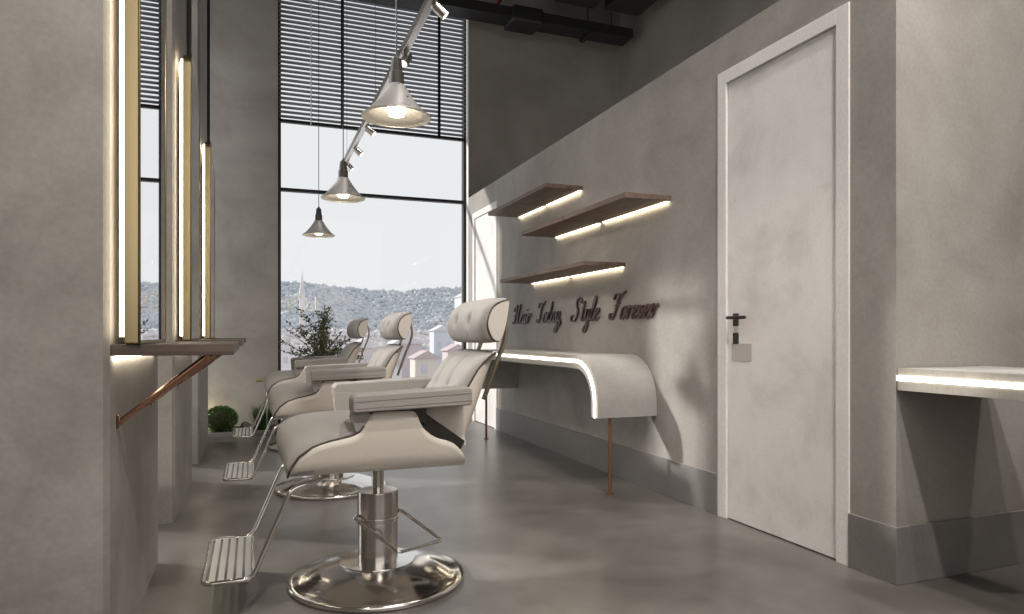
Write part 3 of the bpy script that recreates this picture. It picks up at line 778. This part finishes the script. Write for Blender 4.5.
for _ in range(420):
    a = rnd.uniform(0, 6.28); l = rnd.uniform(.14, .27); r0 = rnd.uniform(0, .07); sp = rnd.uniform(.02, .12)
    p = Vector((r0*math.cos(a), r0*math.sin(a), 0)); q = p+Vector((sp*math.cos(a), sp*math.sin(a), l)); s = Vector((-math.sin(a), math.cos(a), 0))*.004
    b.faces.new([b.verts.new(p-s), b.verts.new(p+s), b.verts.new((p+q)/2+s*1.2+Vector((0, 0, .01))), b.verts.new(q), b.verts.new((p+q)/2-s*1.2+Vector((0, 0, .01)))])
obj('blades', b, M['leaf'], t)
for i, (x, y_, s, lb) in enumerate(((-.075, 7.45, .06, 'dark rock between the two green bushes'), (-.01, 7.33, .045, 'low pale topped rock in front of the tufted bush'), (.33, 7.42, .075, 'dark rock right of the tufted bush, behind the chair footrest'))):
    b = bmesh.new(); bmesh.ops.create_icosphere(b, subdivisions=3, radius=s)
    for v in b.verts:
        v.co *= 1+.35*noise.noise(v.co*9+Vector((i*5, 0, 0))); v.co.z = max(v.co.z*1.15, -s*.3)+s*.3
    tag(obj('rock', b, M['rock'], loc=(x, y_, .032)), lb, 'rock', 'rocks in the planter')
# tall branches in a pot
PX, PY = .68, 7.42
t = thing('potted_branches', 'tall pot of loose leafy olive branches in front of the window', 'plant', (PX, PY, .032))
obj('pot', lathe(bmesh.new(), [(.10, 0), (.13, .02), (.15, .25), (.14, .50), (.12, .52), (.11, .50)], 32), M['pot'], t, smooth=True)
rnd = random.Random(12); bs = bmesh.new(); lf = bmesh.new()
def addleaf(c, d, l, w_):
    d = d.normalized(); s = d.orthogonal().normalized(); s.rotate(Matrix.Rotation(rnd.uniform(0, 6.28), 3, d)); n_ = d.cross(s)*l*.1
    lf.faces.new([lf.verts.new(c), lf.verts.new(c+d*l*.45+s*w_+n_), lf.verts.new(c+d*l), lf.verts.new(c+d*l*.45-s*w_+n_)])
for k in range(46):
    a = rnd.uniform(0, 6.28); sp = rnd.uniform(.05, .47); hgt = rnd.uniform(.35, .88)*(1-.45*(sp/.47))
    if math.cos(a) > .3 and sp > .3: hgt *= .95
    p0 = Vector((rnd.uniform(-.04, .04), rnd.uniform(-.04, .04), .46))
    tip = Vector((sp*math.cos(a)*1.0, sp*math.sin(a)*.6, .52+hgt))
    tip.y = min(tip.y, .26)
    m1 = p0.lerp(tip, .45)+Vector((-.05*math.cos(a), 0, .09))
    pts = smoothpath([p0, m1, tip], 7)
    tube(bs, pts, [.005-.0035*i/len(pts) for i in range(len(pts))], 5)
    for i in range(4, len(pts)):
        for _ in range(3):
            sd = Vector((rnd.uniform(-1, 1), rnd.uniform(-1, 1), rnd.uniform(-.3, .9)))
            if rnd.random() < .28:
                e = pts[i]+sd.normalized()*rnd.uniform(.04, .10); e.y = min(e.y, .28); tube(bs, [pts[i], e], .0014, 4)
                for q in range(6): addleaf(pts[i].lerp(e, (q+1)/6), sd+Vector((rnd.uniform(-1, 1), rnd.uniform(-1, 1), rnd.uniform(-1, 1))), rnd.uniform(.022, .036), .0075)
            else: addleaf(pts[i], sd, rnd.uniform(.026, .044), .010)
obj('branches', bs, M['twig'], t); obj('leaves', lf, M['leafd'], t)
# slim post with a brass head beside the farthest footrest
t = thing('brass_tap', 'short brass tap on a slim post beside the farthest chair', 'tap', (.13, 7.12, 0))
obj('post', tube(bmesh.new(), [(0, 0, 0), (0, 0, .56)], .008, 10), M['chrome'], t, smooth=True)
b = bmesh.new(); tube(b, [(.012, 0, .565), (-.10, 0, .550)], .014, 14); obj('tap_head', b, M['brass'], t, smooth=False)

# ------------------------------------------------------------------ outside
struct('ground_outside', BX(-900, 1200, 20, 1500, -16.2, -16), M['far_ground'])
def out_at(px, Yd): 
    u = (px-512)/680; return Yd*(math.sin(YAW)+math.cos(YAW)*u)/(math.cos(YAW)-math.sin(YAW)*u)
ib = bmesh.new(); bmesh.ops.create_icosphere(ib, subdivisions=2, radius=1); ib.verts.ensure_lookup_table()
ICO_V = [v.co.copy() for v in ib.verts]; ICO_F = [[v.index for v in f.verts] for f in ib.faces]; ib.free()
def treeline(name, Yd, ground, crest, r0, lab, mat, seed, x0, x1, layers=3):
    rnd = random.Random(seed); VV = []; FF = []
    for L_ in range(layers):
        x = x0
        while x < x1:
            r_ = r0*rnd.uniform(.7, 1.3); h = crest*(1+.10*noise.noise(Vector((x*.02+seed, 0, 0)))) - L_*r0*1.3 - r_+rnd.uniform(-1, 1)*r0*.5
            off = len(VV)
            for c_ in ICO_V:
                k = 1+.45*noise.noise(c_*2.1+Vector((x, L_, 0)))
                VV.append((c_.x*r_*k+x, c_.y*r_*k+Yd-L_*r0*1.5, ground+h+c_.z*r_*k*1.2))
            FF += [tuple(off+i for i in f) for f in ICO_F]
            x += r_*rnd.uniform(.6, 1.0)
    b = bmesh.new(); me_ = bpy.data.meshes.new('t'); me_.from_pydata(VV, [], FF); b.from_mesh(me_); bpy.data.meshes.remove(me_)
    box(b, x0, x1, Yd, Yd+20, ground, ground+crest-layers*r0*1.2)
    tag(obj(name, b, mat, smooth=True), lab, 'trees', kind='stuff')
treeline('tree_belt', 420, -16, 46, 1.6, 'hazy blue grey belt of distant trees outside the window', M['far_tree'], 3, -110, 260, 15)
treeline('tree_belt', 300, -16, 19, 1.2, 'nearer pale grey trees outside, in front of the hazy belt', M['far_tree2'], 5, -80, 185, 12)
bcols = [(.62, .56, .56), (.70, .67, .68), (.56, .50, .52), (.66, .60, .55), (.60, .62, .68)]  # distance haze mixed into the pale wall, roof and pane colours
names = ['pinkish', 'off white', 'mauve grey', 'pale tan', 'pale blue']
rnd = random.Random(21)
spots = [(264, 96, 6, 11), (284, 150, 9, 14), (304, 96, 5.5, 11.5), (325, 152, 9, 13), (345, 98, 6, 12), (366, 150, 9, 14.2), (388, 100, 5.5, 12.5), (408, 155, 9, 15), (427, 103, 5, 13.4), (443, 160, 6, 18), (458, 104, 4.5, 14.5), (474, 170, 9, 27)]
for i, (px, Yd, wd_, h) in enumerate(spots):
    wd_ *= .74
    m = pm('facade_%d' % i, bcols[i % 5], .9); x = out_at(px, Yd)
    t = thing('house', '%s house %s outside the window' % (names[i % 5], ('behind the leafy branches', 'low behind the branches', 'left of centre', 'beyond the farthest headrest', 'between the farthest and middle headrests', 'just above the middle headrest', 'right of the middle headrest', 'right of centre', 'near the right edge of the glass', 'tall beside the right frame', 'half hidden by the right frame', 'tallest, at the right window frame')[i]), 'house', (x, Yd, -16), group='hazy houses outside')
    obj('wall', BX(-wd_/2, wd_/2, 0, wd_, 0, h), m, t)
    r_ = pm('roof_%d' % i, (.62, .60, .62) if i % 2 else (.50, .42, .42), .9)
    obj('roof', prism(bmesh.new(), [(-wd_/2-.4, h), (wd_/2+.4, h), (0, h+wd_*.32)], -.4, wd_+.4, 'xz'), r_, t)
    b = bmesh.new()
    for zz in range(2, int(h)-1, 3):
        for k in range(int(wd_//2.2)):
            xx = -wd_/2+1+k*2.2; box(b, xx, xx+.9, -.08, 0, zz, zz+1.4)
    obj('windows', b, pm('pane_%d' % i, (.54, .52, .56), .5), t)
xs = out_at(302, 330)
t = thing('church', 'faint pointed church spire rising above the trees at the left of the window', 'church', (xs*360/330, 360, -16))
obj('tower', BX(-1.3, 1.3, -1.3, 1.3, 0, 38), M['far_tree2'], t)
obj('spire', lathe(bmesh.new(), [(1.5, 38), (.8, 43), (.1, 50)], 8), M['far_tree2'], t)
